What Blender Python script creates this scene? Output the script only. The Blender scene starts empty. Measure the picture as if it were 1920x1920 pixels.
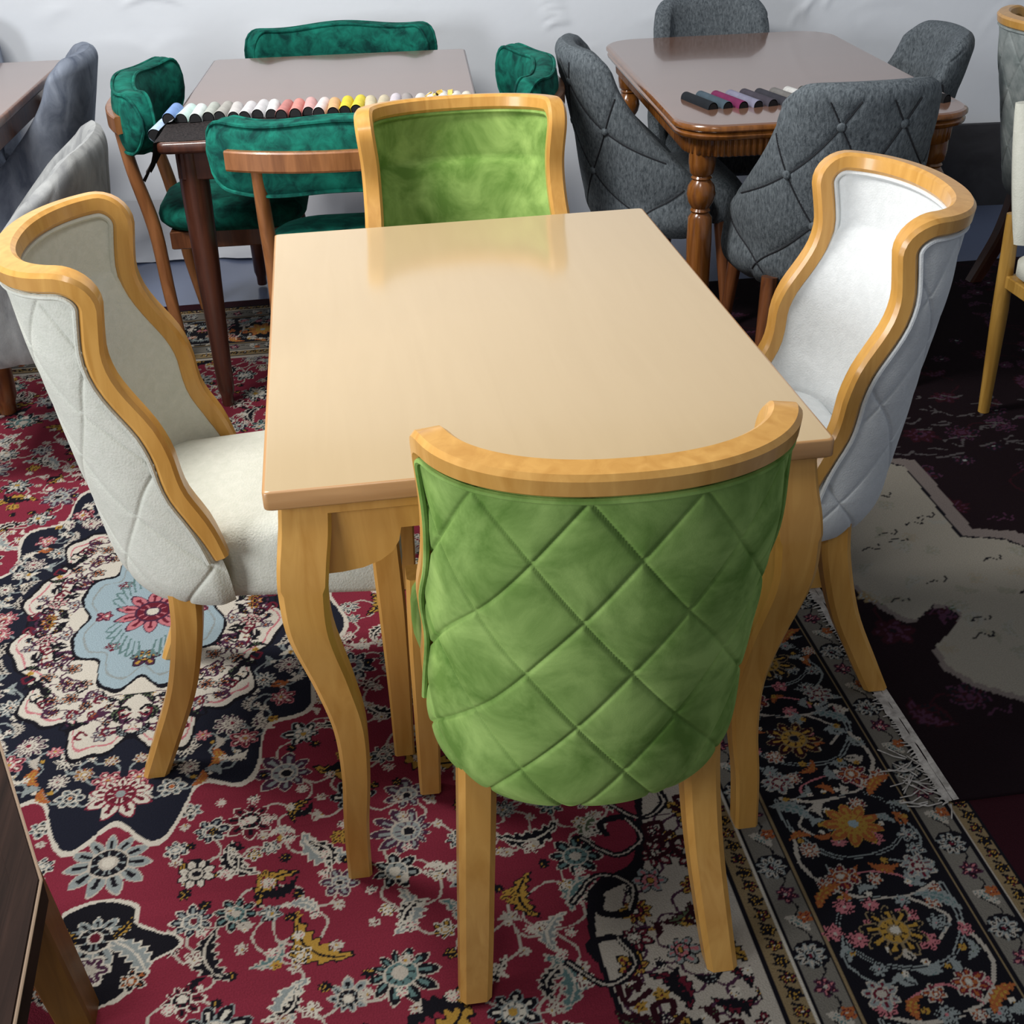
import bpy, math, random
import numpy as np
from mathutils import Vector, Matrix
C = bpy.context.scene
COL = C.collection
R = math.radians
pi = math.pi

# ------------------------------------------------------------------ camera, world, lights, exposure
cam_d = bpy.data.cameras.new('camera'); cam = bpy.data.objects.new('camera', cam_d); COL.objects.link(cam)
cam_d.sensor_fit = 'HORIZONTAL'; cam_d.sensor_width = 36.0
CAM_F, CAM_P, CAM_YAW, CAM_PITCH, CAM_ROLL = 2404.3, (-0.2609, -2.1194, 1.5676), 0.1283, 0.5137, -0.0349
cam_d.lens = CAM_F / 1920 * 36.0; cam_d.clip_start = .05
def cam_axes():
    cy, sy, cp, sp = math.cos(CAM_YAW), math.sin(CAM_YAW), math.cos(CAM_PITCH), math.sin(CAM_PITCH)
    f = Vector((sy * cp, cy * cp, -sp)); r = Vector((cy, -sy, 0)); u = r.cross(f)
    cr, sr = math.cos(CAM_ROLL), math.sin(CAM_ROLL)
    return cr * r + sr * u, -sr * r + cr * u, f
_r, _u, _f = cam_axes()
m3 = Matrix((_r, _u, -_f)).transposed()
cam.matrix_world = Matrix.Translation(CAM_P) @ m3.to_4x4()
C.camera = cam

w = bpy.data.worlds.new('world'); C.world = w; w.use_nodes = True
bg = w.node_tree.nodes['Background']; bg.inputs[0].default_value = (.90, .94, 1.0, 1); bg.inputs[1].default_value = .28

def area(name, loc, size, power, col=(1, .97, .92), aim=None):
    d = bpy.data.lights.new(name, 'AREA'); d.shape = 'RECTANGLE'; d.size, d.size_y = size; d.energy = power; d.color = col
    o = bpy.data.objects.new(name, d); COL.objects.link(o); o.location = loc
    if aim:
        o.rotation_euler = (Vector(aim) - Vector(loc)).to_track_quat('-Z', 'Y').to_euler()
    return o
area('ceiling_light', (-1.4, .6, 2.9), (.6, 1.0), 104, aim=(-.4, .8, 0))
area('ceiling_light', (-.5, -1.3, 2.9), (.5, .5), 13, aim=(0, -.2, .4))
area('left_fill_light', (-3.2, -1.9, 1.5), (1.2, 1.4), 98, (.96, .98, 1), aim=(0, -.6, .7))  # added unseen area light from the left, brightens the front chair's back
C.view_settings.view_transform = 'Standard'; C.view_settings.look = 'None'
C.view_settings.exposure = 0.0; C.view_settings.gamma = 1.0; C.view_settings.use_curve_mapping = False

# ------------------------------------------------------------------ materials
def srgb(r, g, b):
    f = lambda c: c / 12.92 if c <= .04045 else ((c + .055) / 1.055) ** 2.4
    return (f(r / 255), f(g / 255), f(b / 255), 1)
def base_mat(name):
    m = bpy.data.materials.new(name); m.use_nodes = True
    nt = m.node_tree; return m, nt, nt.nodes['Principled BSDF']
def link(nt, a, ao, b, bi): nt.links.new(a.outputs[ao], b.inputs[bi])
def fabric(name, dark, light, scale=9, bump=.15, bscale=450, sheen=.3, rough=.85, stretch=(1, 1, 1), lo=.35, hi=.68, tint=None):
    m, nt, p = base_mat(name); N = nt.nodes.new
    tc = N('ShaderNodeTexCoord'); mp = N('ShaderNodeMapping'); mp.inputs['Scale'].default_value = stretch
    link(nt, tc, 'Object', mp, 0)
    n = N('ShaderNodeTexNoise'); n.inputs['Scale'].default_value = scale; n.inputs['Detail'].default_value = 5; n.inputs['Roughness'].default_value = .6
    n.inputs['Distortion'].default_value = .6
    link(nt, mp, 0, n, 'Vector')
    cr = N('ShaderNodeValToRGB'); cr.color_ramp.elements[0].position = lo; cr.color_ramp.elements[1].position = hi
    cr.color_ramp.elements[0].color = dark; cr.color_ramp.elements[1].color = light
    link(nt, n, 'Fac', cr, 0); link(nt, cr, 0, p, 'Base Color')
    n2 = N('ShaderNodeTexNoise'); n2.inputs['Scale'].default_value = bscale; n2.inputs['Detail'].default_value = 2
    link(nt, tc, 'Object', n2, 'Vector')
    b = N('ShaderNodeBump'); b.inputs['Strength'].default_value = bump; b.inputs['Distance'].default_value = .002
    link(nt, n2, 'Fac', b, 'Height'); link(nt, b, 0, p, 'Normal')
    p.inputs['Roughness'].default_value = rough
    p.inputs['Sheen Weight'].default_value = sheen; p.inputs['Sheen Roughness'].default_value = .4
    p.inputs['Sheen Tint'].default_value = tint or light
    p.inputs['Specular IOR Level'].default_value = .2
    return m
def wood(name, dark, light, rough=.28, scale=6, stretch=(6, 6, .7), coat=.3, bump=.03, lo=.3, hi=.75):
    m, nt, p = base_mat(name); N = nt.nodes.new
    tc = N('ShaderNodeTexCoord'); mp = N('ShaderNodeMapping'); mp.inputs['Scale'].default_value = stretch
    link(nt, tc, 'Object', mp, 0)
    n = N('ShaderNodeTexNoise'); n.inputs['Scale'].default_value = scale; n.inputs['Detail'].default_value = 6; n.inputs['Distortion'].default_value = 1.2
    link(nt, mp, 0, n, 'Vector')
    cr = N('ShaderNodeValToRGB'); cr.color_ramp.elements[0].position = lo; cr.color_ramp.elements[1].position = hi
    cr.color_ramp.elements[0].color = dark; cr.color_ramp.elements[1].color = light
    link(nt, n, 'Fac', cr, 0); link(nt, cr, 0, p, 'Base Color')
    b = N('ShaderNodeBump'); b.inputs['Strength'].default_value = bump; b.inputs['Distance'].default_value = .002
    link(nt, n, 'Fac', b, 'Height'); link(nt, b, 0, p, 'Normal')
    p.inputs['Roughness'].default_value = rough; p.inputs['Coat Weight'].default_value = coat; p.inputs['Coat Roughness'].default_value = .12
    return m
def plain(name, col, rough=.6, bump=0, bscale=60, spec=.5):
    m, nt, p = base_mat(name); p.inputs['Base Color'].default_value = col; p.inputs['Roughness'].default_value = rough
    p.inputs['Specular IOR Level'].default_value = spec
    if bump:
        N = nt.nodes.new; tc = N('ShaderNodeTexCoord'); n = N('ShaderNodeTexNoise'); n.inputs['Scale'].default_value = bscale; n.inputs['Detail'].default_value = 4
        link(nt, tc, 'Object', n, 'Vector'); b = N('ShaderNodeBump'); b.inputs['Strength'].default_value = bump; b.inputs['Distance'].default_value = .01
        link(nt, n, 'Fac', b, 'Height'); link(nt, b, 0, p, 'Normal')
    return m
def pile(name, rough=.95):
    m, nt, p = base_mat(name); N = nt.nodes.new
    a = N('ShaderNodeVertexColor'); a.layer_name = 'pattern'
    tc = N('ShaderNodeTexCoord'); n = N('ShaderNodeTexNoise'); n.inputs['Scale'].default_value = 320; n.inputs['Detail'].default_value = 2
    link(nt, tc, 'Object', n, 'Vector')
    mr = N('ShaderNodeMapRange'); mr.inputs[3].default_value = .72; mr.inputs[4].default_value = 1.25
    link(nt, n, 'Fac', mr, 0)
    mx = N('ShaderNodeMix'); mx.data_type = 'RGBA'; mx.blend_type = 'MULTIPLY'; mx.inputs[0].default_value = 1
    nt.links.new(a.outputs['Color'], mx.inputs[6]); nt.links.new(mr.outputs[0], mx.inputs[7]); nt.links.new(mx.outputs[2], p.inputs['Base Color'])
    b = N('ShaderNodeBump'); b.inputs['Strength'].default_value = .5; b.inputs['Distance'].default_value = .003
    link(nt, n, 'Fac', b, 'Height'); link(nt, b, 0, p, 'Normal')
    p.inputs['Roughness'].default_value = rough; p.inputs['Specular IOR Level'].default_value = .1
    return m
M = {}
M['green'] = fabric('lime_green_velvet', srgb(92, 126, 54), srgb(152, 182, 102), scale=9, sheen=.45, bump=.08, lo=.36, hi=.66)
M['cream'] = fabric('cream_boucle', srgb(196, 198, 187), srgb(205, 206, 196), scale=60, sheen=.15, bump=.5, bscale=260)
M['white'] = fabric('white_grey_fabric', srgb(203, 207, 209), srgb(212, 216, 218), scale=60, sheen=.15, bump=.4, bscale=300)
M['pale'] = fabric('pale_grey_chenille', srgb(128, 138, 138), srgb(165, 172, 172), scale=20, sheen=.2, bump=.3)
M['emerald'] = fabric('emerald_velvet', srgb(2, 56, 52), srgb(22, 124, 106), scale=22, sheen=.3, bump=.1, lo=.35, hi=.72)
M['charcoal'] = fabric('charcoal_tweed', srgb(58, 65, 71), srgb(118, 126, 132), scale=170, sheen=.15, bump=.4, bscale=300, stretch=(1, 1, .35), lo=.3, hi=.72)
M['charcoal_thread'] = plain('charcoal_stitching', srgb(34, 36, 42), .8)
M['bluegrey'] = fabric('blue_grey_velvet', srgb(84, 92, 108), srgb(132, 140, 154), scale=14, sheen=.4, bump=.2, stretch=(1, 1, .5))
M['lightgrey'] = fabric('light_grey_velvet', srgb(118, 120, 122), srgb(154, 156, 156), scale=20, sheen=.35, bump=.2, stretch=(1, 1, .4))
M['oak'] = wood('honey_oak', srgb(190, 138, 64), srgb(212, 162, 86), rough=.34, coat=.22)
M['tan_top'] = wood('tan_table_top', srgb(187, 164, 127), srgb(190, 167, 130), rough=.12, scale=3, stretch=(9, .8, 1), coat=.3, bump=.004)
M['tan_edge'] = wood('tan_table_edge', srgb(172, 128, 82), srgb(190, 146, 98), rough=.35, scale=6, stretch=(.8, .8, 9), coat=.1)
M['walnut'] = wood('walnut_stain', srgb(84, 46, 24), srgb(134, 82, 48), rough=.3)
M['teak'] = wood('teak_stain', srgb(120, 74, 40), srgb(160, 106, 64), rough=.35)
M['mahogany'] = wood('dark_mahogany', srgb(58, 30, 22), srgb(88, 50, 36), rough=.3)
M['brown_top'] = wood('brown_gloss_top', srgb(120, 88, 72), srgb(132, 98, 82), rough=.15, scale=3, stretch=(1, 9, 1), coat=.5, bump=.004)
M['brown_top'].node_tree.nodes['Principled BSDF'].inputs['Coat Roughness'].default_value = .05
M['carved'] = wood('carved_walnut', srgb(108, 62, 24), srgb(158, 100, 46), rough=.22, coat=.6)
M['old_top'] = wood('worn_dark_brown_boards', srgb(22, 13, 10), srgb(50, 34, 28), rough=.75, scale=8, stretch=(10, .5, 1), coat=0, bump=.25)
M['old_top'].node_tree.nodes['Principled BSDF'].inputs['Specular IOR Level'].default_value = .12
M['old_leg'] = wood('brown_leg_wood', srgb(96, 62, 20), srgb(124, 84, 32), rough=.5, coat=.1)
M['pine'] = wood('yellow_pine', srgb(150, 112, 46), srgb(192, 150, 74), rough=.4)
M['net'] = fabric('black_net_cloth', srgb(18, 16, 18), srgb(56, 50, 50), scale=150, sheen=0, bump=.5)
M['backing'] = plain('black_swatch_backing', srgb(16, 16, 20), .8)
M['fringe'] = fabric('pale_cotton_fringe', srgb(136, 132, 128), srgb(186, 182, 178), scale=60, sheen=0)
def lin(hexs): return tuple(srgb(*[int(hexs[i:i + 2], 16) for i in (0, 2, 4)]))

# ------------------------------------------------------------------ object helpers
def finish(o, name, m, parent, smooth=True, angle=40):
    if m: o.data.materials.append(m)
    if smooth:
        o.data.shade_smooth(); o.data.set_sharp_from_angle(angle=R(angle))
    if parent: o.parent = parent
    return o
def obj(name, V, F, m, parent=None, smooth=True, angle=40):
    me = bpy.data.meshes.new(name); me.from_pydata([tuple(map(float, v)) for v in V], [], F); me.update()
    o = bpy.data.objects.new(name, me); COL.objects.link(o)
    return finish(o, name, m, parent, smooth, angle)
def thing(name, label, cat, loc=(0, 0, 0), rz=0, group=None):
    o = bpy.data.objects.new(name, None); COL.objects.link(o); o.empty_display_size = .1
    o.location = loc; o.rotation_euler = (0, 0, R(rz)); return tag(o, label, cat, group)
def tag(o, label, cat, group=None):
    o['label'] = label; o['category'] = cat
    if group: o['group'] = group
    return o
def dup(root, label, loc, rz, swap=None, group=None, sz=1.0):
    r = root.copy(); COL.objects.link(r); r.location = loc; r.scale = (1, 1, sz); r.rotation_euler = (0, 0, R(rz)); r['label'] = label
    if group: r['group'] = group
    def rec(src, dst):
        for ch in src.children:
            c = ch.copy(); COL.objects.link(c); c.parent = dst
            if swap and c.data.materials and c.data.materials[0].name in swap:
                c.data = c.data.copy(); c.data.materials[0] = swap[ch.data.materials[0].name]
            rec(ch, c)
    rec(root, r); return r
class MB:
    def __init__(s): s.V = []; s.F = []
    def add(s, V, F):
        b = len(s.V); s.V += [tuple(v) for v in V]; s.F += [[i + b for i in f] for f in F]; return s
    def rings(s, rings, cap0=True, cap1=True, closed=True):
        n = len(rings[0]); V = [v for r in rings for v in r]; F = []
        for i in range(len(rings) - 1):
            for j in range(n if closed else n - 1):
                a, b = i * n + j, i * n + (j + 1) % n
                F.append([a, b, b + n, a + n])
        if cap0: F.append(list(range(n))[::-1])
        if cap1: F.append([(len(rings) - 1) * n + j for j in range(n)])
        return s.add(V, F)
    def box(s, x0, x1, y0, y1, z0, z1, c=.003):
        rr = lambda d, z: [(x0 + d + c, y0 + d, z), (x1 - d - c, y0 + d, z), (x1 - d, y0 + d + c, z), (x1 - d, y1 - d - c, z), (x1 - d - c, y1 - d, z), (x0 + d + c, y1 - d, z), (x0 + d, y1 - d - c, z), (x0 + d, y0 + d + c, z)]
        return s.rings([rr(c, z0), rr(0, z0 + c), rr(0, z1 - c), rr(c, z1)])
    def lathe(s, cx, cy, prof, n=24):
        return s.rings([[(cx + r * math.cos(2 * pi * k / n), cy + r * math.sin(2 * pi * k / n), z) for k in range(n)] for r, z in prof])
    def tube(s, P, r, n=8, closed=False, caps=True):
        P = [Vector(p) for p in P]; rr = r if hasattr(r, '__len__') else [r] * len(P)
        rings = []; up = None
        for i, p in enumerate(P):
            a = P[i - 1] if i > 0 or closed else P[i]; b = P[(i + 1) % len(P)] if i < len(P) - 1 or closed else P[i]
            t = (b - a).normalized()
            if up is None:
                up = Vector((0, 0, 1)) if abs(t.z) < .9 else Vector((1, 0, 0))
            up = (up - t * up.dot(t)).normalized(); q = t.cross(up)
            rings.append([p + (up * math.cos(2 * pi * k / n) + q * math.sin(2 * pi * k / n)) * rr[i] for k in range(n)])
        if closed: rings.append(rings[0])
        return s.rings(rings, caps and not closed, caps and not closed)
    def build(s, name, m, parent=None, **k): return obj(name, s.V, s.F, m, parent, **k)
def sq_ring(x, y, z, hx, hy, c):
    return [(x - hx + c, y - hy, z), (x + hx - c, y - hy, z), (x + hx, y - hy + c, z), (x + hx, y + hy - c, z), (x + hx - c, y + hy, z), (x - hx + c, y + hy, z), (x - hx, y + hy - c, z), (x - hx, y - hy + c, z)]
def spl(pts, n):
    """Catmull-Rom through rows of numbers, sampled n per span."""
    P = np.array(pts, float); out = []
    for i in range(len(P) - 1):
        p0, p1, p2, p3 = P[max(i - 1, 0)], P[i], P[i + 1], P[min(i + 2, len(P) - 1)]
        for k in range(n):
            t = k / n
            out.append(.5 * (2 * p1 + (p2 - p0) * t + (2 * p0 - 5 * p1 + 4 * p2 - p3) * t * t + (3 * p1 - p0 - 3 * p2 + p3) * t ** 3))
    out.append(P[-1]); return np.array(out)
def table_fn(pts):
    """Smooth function through (z, value) points."""
    s = spl(pts, 12); return lambda z: float(np.interp(z, s[:, 0], s[:, 1]))
def rrect(hx, hy, r, n=6, cx=0, cy=0):
    o = []
    for sx, sy, a0 in ((1, 1, 0), (-1, 1, 90), (-1, -1, 180), (1, -1, 270)):
        for k in range(n + 1):
            a = R(a0 + 90 * k / n); o.append((cx + sx * (hx - r) + r * math.cos(a), cy + sy * (hy - r) + r * math.sin(a)))
    return o

# ------------------------------------------------------------------ the setting
WY0, WS = 3.12, -.10          # back wall: y = WY0 + WS*x
def struct(o): o['kind'] = 'structure'; return o
fl = MB(); fl.add([(-4, -4, -.008), (4.5, -4, -.008), (4.5, 4, -.008), (-4, 4, -.008)], [[0, 1, 2, 3]])
struct(fl.build('floor', plain('blue_grey_floor_tile', srgb(104, 114, 140), .25, bump=.02, bscale=3)))
def make_wall():
    xs = np.arange(-3.2, 4.2, .0125); zs = np.concatenate([[-.008, .2, .4], np.arange(.5, 1.3, .0125), [1.6, 2.0, 2.5]])
    X, Z = np.meshgrid(xs, zs); D = np.zeros_like(X)
    rng = np.random.RandomState(4)
    def fold(cx, cz, L, ang, h, wd):
        nonlocal D
        a = R(ang); u = (X - cx) * math.cos(a) + (Z - cz) * math.sin(a); v = -(X - cx) * math.sin(a) + (Z - cz) * math.cos(a)
        v = v + .25 * u * u / max(L, .01)
        D += h * np.exp(-(v / wd) ** 2) * np.exp(-(u / L) ** 4)
    for k in range(7): fold(.60 + .008 * k, .94 - .027 * k, .045, rng.uniform(-4, 12), .011, .009)
    fold(-.88, .925, .10, 0, .012, .008)
    fold(1.62, .80, .05, 58, .007, .009); fold(1.70, .82, .035, 58, .006, .009); fold(1.58, .77, .05, 52, .005, .01)
    for k in range(26): fold(rng.uniform(-1.6, 2.6), rng.uniform(.55, 1.1), rng.uniform(.04, .16), rng.uniform(-60, 60), rng.uniform(.0015, .003), rng.uniform(.012, .03))
    D += .004 * np.sin(X * 5 + Z * 3) + .003 * np.sin(X * 2.1 - Z * 7)
    Y = WY0 + WS * X - D
    ny, nx = X.shape; V = np.stack([X, Y, Z], -1).reshape(-1, 3)
    F = [[j * nx + i, j * nx + i + 1, (j + 1) * nx + i + 1, (j + 1) * nx + i] for j in range(ny - 1) for i in range(nx - 1)]
    m = plain('white_wall_sheeting', srgb(231, 236, 243), .5, bump=.08, bscale=30, spec=.25)
    struct(obj('wall_back', V, F, m, angle=180))
make_wall()
# sheeting that spills from the wall onto the floor
def make_skirt():
    xs = np.linspace(-2.2, .6, 120); rows = spl([[0.0, .16], [.015, .06], [.06, .012], [.16, .004], [.33, .0]], 5)
    V = []; rng = np.random.RandomState(2); ph = rng.uniform(0, 6, 6)
    for d, z in rows:
        for x in xs:
            e = sum(math.sin(x * f + p) for f, p in zip((4, 9, 15, 23, 31, 47), ph)) * .006
            wv = abs(math.sin(x * 13 + d * 20 + ph[1])) * .01 * min(1, d / .08)
            V.append((x, WY0 + WS * x - .012 - d * (1 + e * 3), max(z + wv - .006, -.006)))
    n = len(xs); F = [[j * n + i, j * n + i + 1, (j + 1) * n + i + 1, (j + 1) * n + i] for j in range(len(rows) - 1) for i in range(n - 1)]
    o = obj('trim_1', V, F, plain('white_sheeting_skirt', srgb(206, 208, 214), .5, spec=.3), angle=180); struct(o)
make_skirt()

def added_low_panel():  # dark grey panel added in front of the wall, darkening its lower right
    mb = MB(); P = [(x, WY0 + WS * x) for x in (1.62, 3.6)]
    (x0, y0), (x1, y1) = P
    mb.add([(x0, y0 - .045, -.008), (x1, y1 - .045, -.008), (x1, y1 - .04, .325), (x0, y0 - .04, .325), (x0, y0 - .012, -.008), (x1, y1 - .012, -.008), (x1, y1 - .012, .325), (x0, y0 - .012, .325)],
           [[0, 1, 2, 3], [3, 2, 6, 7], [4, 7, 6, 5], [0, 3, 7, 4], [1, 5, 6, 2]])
    struct(mb.build('added_dark_panel', fabric('added_dark_grey_panel', srgb(52, 52, 55), srgb(66, 66, 70), scale=6, sheen=0), smooth=False))
added_low_panel()
# ------------------------------------------------------------------ carpets: painted numerically into a vertex attribute
def hexc(h): return np.array(lin(h)[:3]) * .86
PAL = dict(red=hexc('722434'), dred=hexc('5a1a28'), navy=hexc('181a26'), blk=hexc('121118'), wht=hexc('b6b0a5'), gry=hexc('7d8484'), blu=hexc('8798a0'), dgr=hexc('6c6861'), yel=hexc('9c7a36'),
           org=hexc('94542f'), pnk=hexc('a8656c'), grn=hexc('4c5842'), tan=hexc('7d6c50'), mar=hexc('2c0d16'), bge=hexc('a39c92'), teal=hexc('536c6c'), plum=hexc('402438'))
class Canvas:
    def __init__(s, wx, wy, res, bgc):
        s.res = res; s.nx, s.ny = int(wx / res) + 1, int(wy / res) + 1
        s.im = np.zeros((s.ny, s.nx, 3)); s.im[:] = bgc
        s.Y, s.X = np.mgrid[0:s.ny, 0:s.nx] * res
    def win(s, cx, cy, r):
        i0, i1 = max(int((cx - r) / s.res), 0), min(int((cx + r) / s.res) + 2, s.nx); j0, j1 = max(int((cy - r) / s.res), 0), min(int((cy + r) / s.res) + 2, s.ny)
        if i0 >= i1 or j0 >= j1: return None
        return slice(j0, j1), slice(i0, i1)
    def disc(s, cx, cy, r, col):
        q = s.win(cx, cy, r)
        if q: s.im[q][(s.X[q] - cx) ** 2 + (s.Y[q] - cy) ** 2 < r * r] = col
    def curve(s, pts, wd, col, n=24, taper=None):
        P = spl(pts, n); L = np.linalg.norm(np.diff(P, axis=0), axis=1).sum(); m = max(int(L / s.res * 1.3), 4)
        t = np.linspace(0, 1, m); tt = np.linspace(0, 1, len(P)); xs = np.interp(t, tt, P[:, 0]); ys = np.interp(t, tt, P[:, 1])
        for i in range(m):
            s.disc(xs[i], ys[i], wd * (1 if taper is None else taper(t[i])), col)
    def flower(s, cx, cy, r, n, layers, rot=0, sx=1, sy=1, amp=.22, sharp=1):
        """Concentric petal outlines: layers of (relative radius, colour)."""
        q = s.win(cx, cy, r * 1.35 * max(sx, sy))
        if not q: return
        dx, dy = (s.X[q] - cx) / sx, (s.Y[q] - cy) / sy
        rr = np.hypot(dx, dy); th = np.arctan2(dy, dx) - rot
        pet = 1 - amp + amp * 2 * np.abs(np.cos(th * n / 2)) ** sharp
        ins = s.im[q]
        for k, (f, col) in enumerate(layers):
            lim = r * f * (pet if f > .3 else 1); ins[rr < lim] = col
        # radial veins between petals
        vein = (np.abs(np.sin(th * n / 2)) < .16) & (rr > r * .42) & (rr < r * .85); ins[vein] = layers[0][1]
    def leaf(s, cx, cy, L, wd, ang, col, edge, bend=.3, serr=7):
        q = s.win(cx, cy, L * .75)
        if not q: return
        a = math.cos(ang), math.sin(ang); dx, dy = s.X[q] - cx, s.Y[q] - cy
        u = (dx * a[0] + dy * a[1]) / (L / 2); v = (-dx * a[1] + dy * a[0]) - bend * L * .5 * (u * u - .5)
        lim = wd * np.clip(1 - u * u, 0, None) ** .7 * (1 + .25 * np.sin(u * serr * pi)); ins = s.im[q]
        ins[(np.abs(u) < 1) & (np.abs(v) < lim)] = edge
        ins[(np.abs(u) < .93) & (np.abs(v) < lim - .0045)] = col
        ins[(np.abs(u) < .8) & (np.abs(v) < .0022)] = edge
def palmette(c, x, y, r, rot, cols, n=8, elong=.22):
    """A spiky flower: outlined pointed petals with striped bodies round an outlined core."""
    out, body, inner, dot = [PAL[k] for k in cols]
    q = c.win(x, y, r * 1.4)
    if not q: return
    dx, dy = c.X[q] - x, c.Y[q] - y; rr = np.hypot(dx, dy) / r; th = np.arctan2(dy, dx) - rot
    rr = rr / (1 + elong * np.cos(th)); ph = (th * n / (2 * pi)) % 1 - .5
    pet = 1.08 - .42 * (2 * np.abs(ph)) ** 1.4
    px = c.res / r
    e = np.minimum(pet - rr, (.5 - np.abs(ph)) * rr * 2.2 * 6 / n); ins = c.im[q]; m = pet > rr
    ins[m] = out; ins[m & (e > max(.06, 1.15 * px))] = body; ins[m & (np.abs(ph) < .13) & (rr < .82) & (rr > .5)] = inner
    ins[rr < .50] = out; ins[rr < .50 - max(.06, 1.1 * px)] = inner
    k = (np.abs(np.sin(th * n * .5 + 1)) < .35) & (rr > .2) & (rr < .40); ins[k] = body
    ins[rr < .24] = out; ins[rr < .17] = dot
def fill_floral(c, mask_fn, rng, n, cols_sets, rmin, rmax, leaf_cols, vine=None, bbox=None, gap=.98, sprig=True):
    placed = []; x0, x1, y0, y1 = bbox or (0, c.X.max(), 0, c.Y.max())
    for it in range(n * 30):
        if len(placed) >= n: break
        f = 1 - it / (n * 30); r = rmin + (rmax - rmin) * f * rng.uniform(.5, 1)
        x, y = rng.uniform(x0, x1), rng.uniform(y0, y1)
        if not mask_fn(x, y, r): continue
        if any((x - a) ** 2 + (y - b) ** 2 < ((r + d) * gap) ** 2 for a, b, d in placed): continue
        placed.append((x, y, r))
    if vine is not None:
        for i, (x, y, r) in enumerate(placed):
            ds = sorted(((math.hypot(x - a, y - b), j) for j, (a, b, d) in enumerate(placed) if j != i))[:3]
            for dd, j in ds:
                if dd > .2 or j < i: continue
                a, b, _ = placed[j]; mx, my = (x + a) / 2, (y + b) / 2; k = rng.choice([-1, 1]) * .33
                c.curve([(x, y), (mx - (b - y) * k, my + (a - x) * k), (a, b)], .0023, PAL[vine])
    for x, y, r in placed:
        k = rng.randint(0, 10)
        if k < 5 or r < .012: palmette(c, x, y, r, rng.uniform(0, 6.28), cols_sets[rng.randint(len(cols_sets))], rng.choice([6, 7, 8, 9, 11]), rng.uniform(0, .35))
        else:
            lc = leaf_cols[rng.randint(len(leaf_cols))]; a = rng.uniform(0, 6.28); b = rng.choice([-.55, .55])
            c.leaf(x, y, r * 2.6, r * .46, a, PAL[lc[0]], PAL[lc[1]], bend=b)
            if k > 6: c.leaf(x + r * .3 * math.cos(a + 1.6), y + r * .3 * math.sin(a + 1.6), r * 1.9, r * .30, a + .5, PAL['blk'], PAL[lc[1]], bend=-b)
            if sprig: palmette(c, x + r * .7 * math.cos(a - 1.5), y + r * .7 * math.sin(a - 1.5), r * .38, a, [('wht', 'dred', 'wht', 'yel'), ('wht', 'blk', 'yel', 'wht'), ('yel', 'blk', 'yel', 'dred')][rng.randint(3)], 6)
XM, YM, HQ, HP = -.754, .35, 1.75, 2.0
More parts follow.
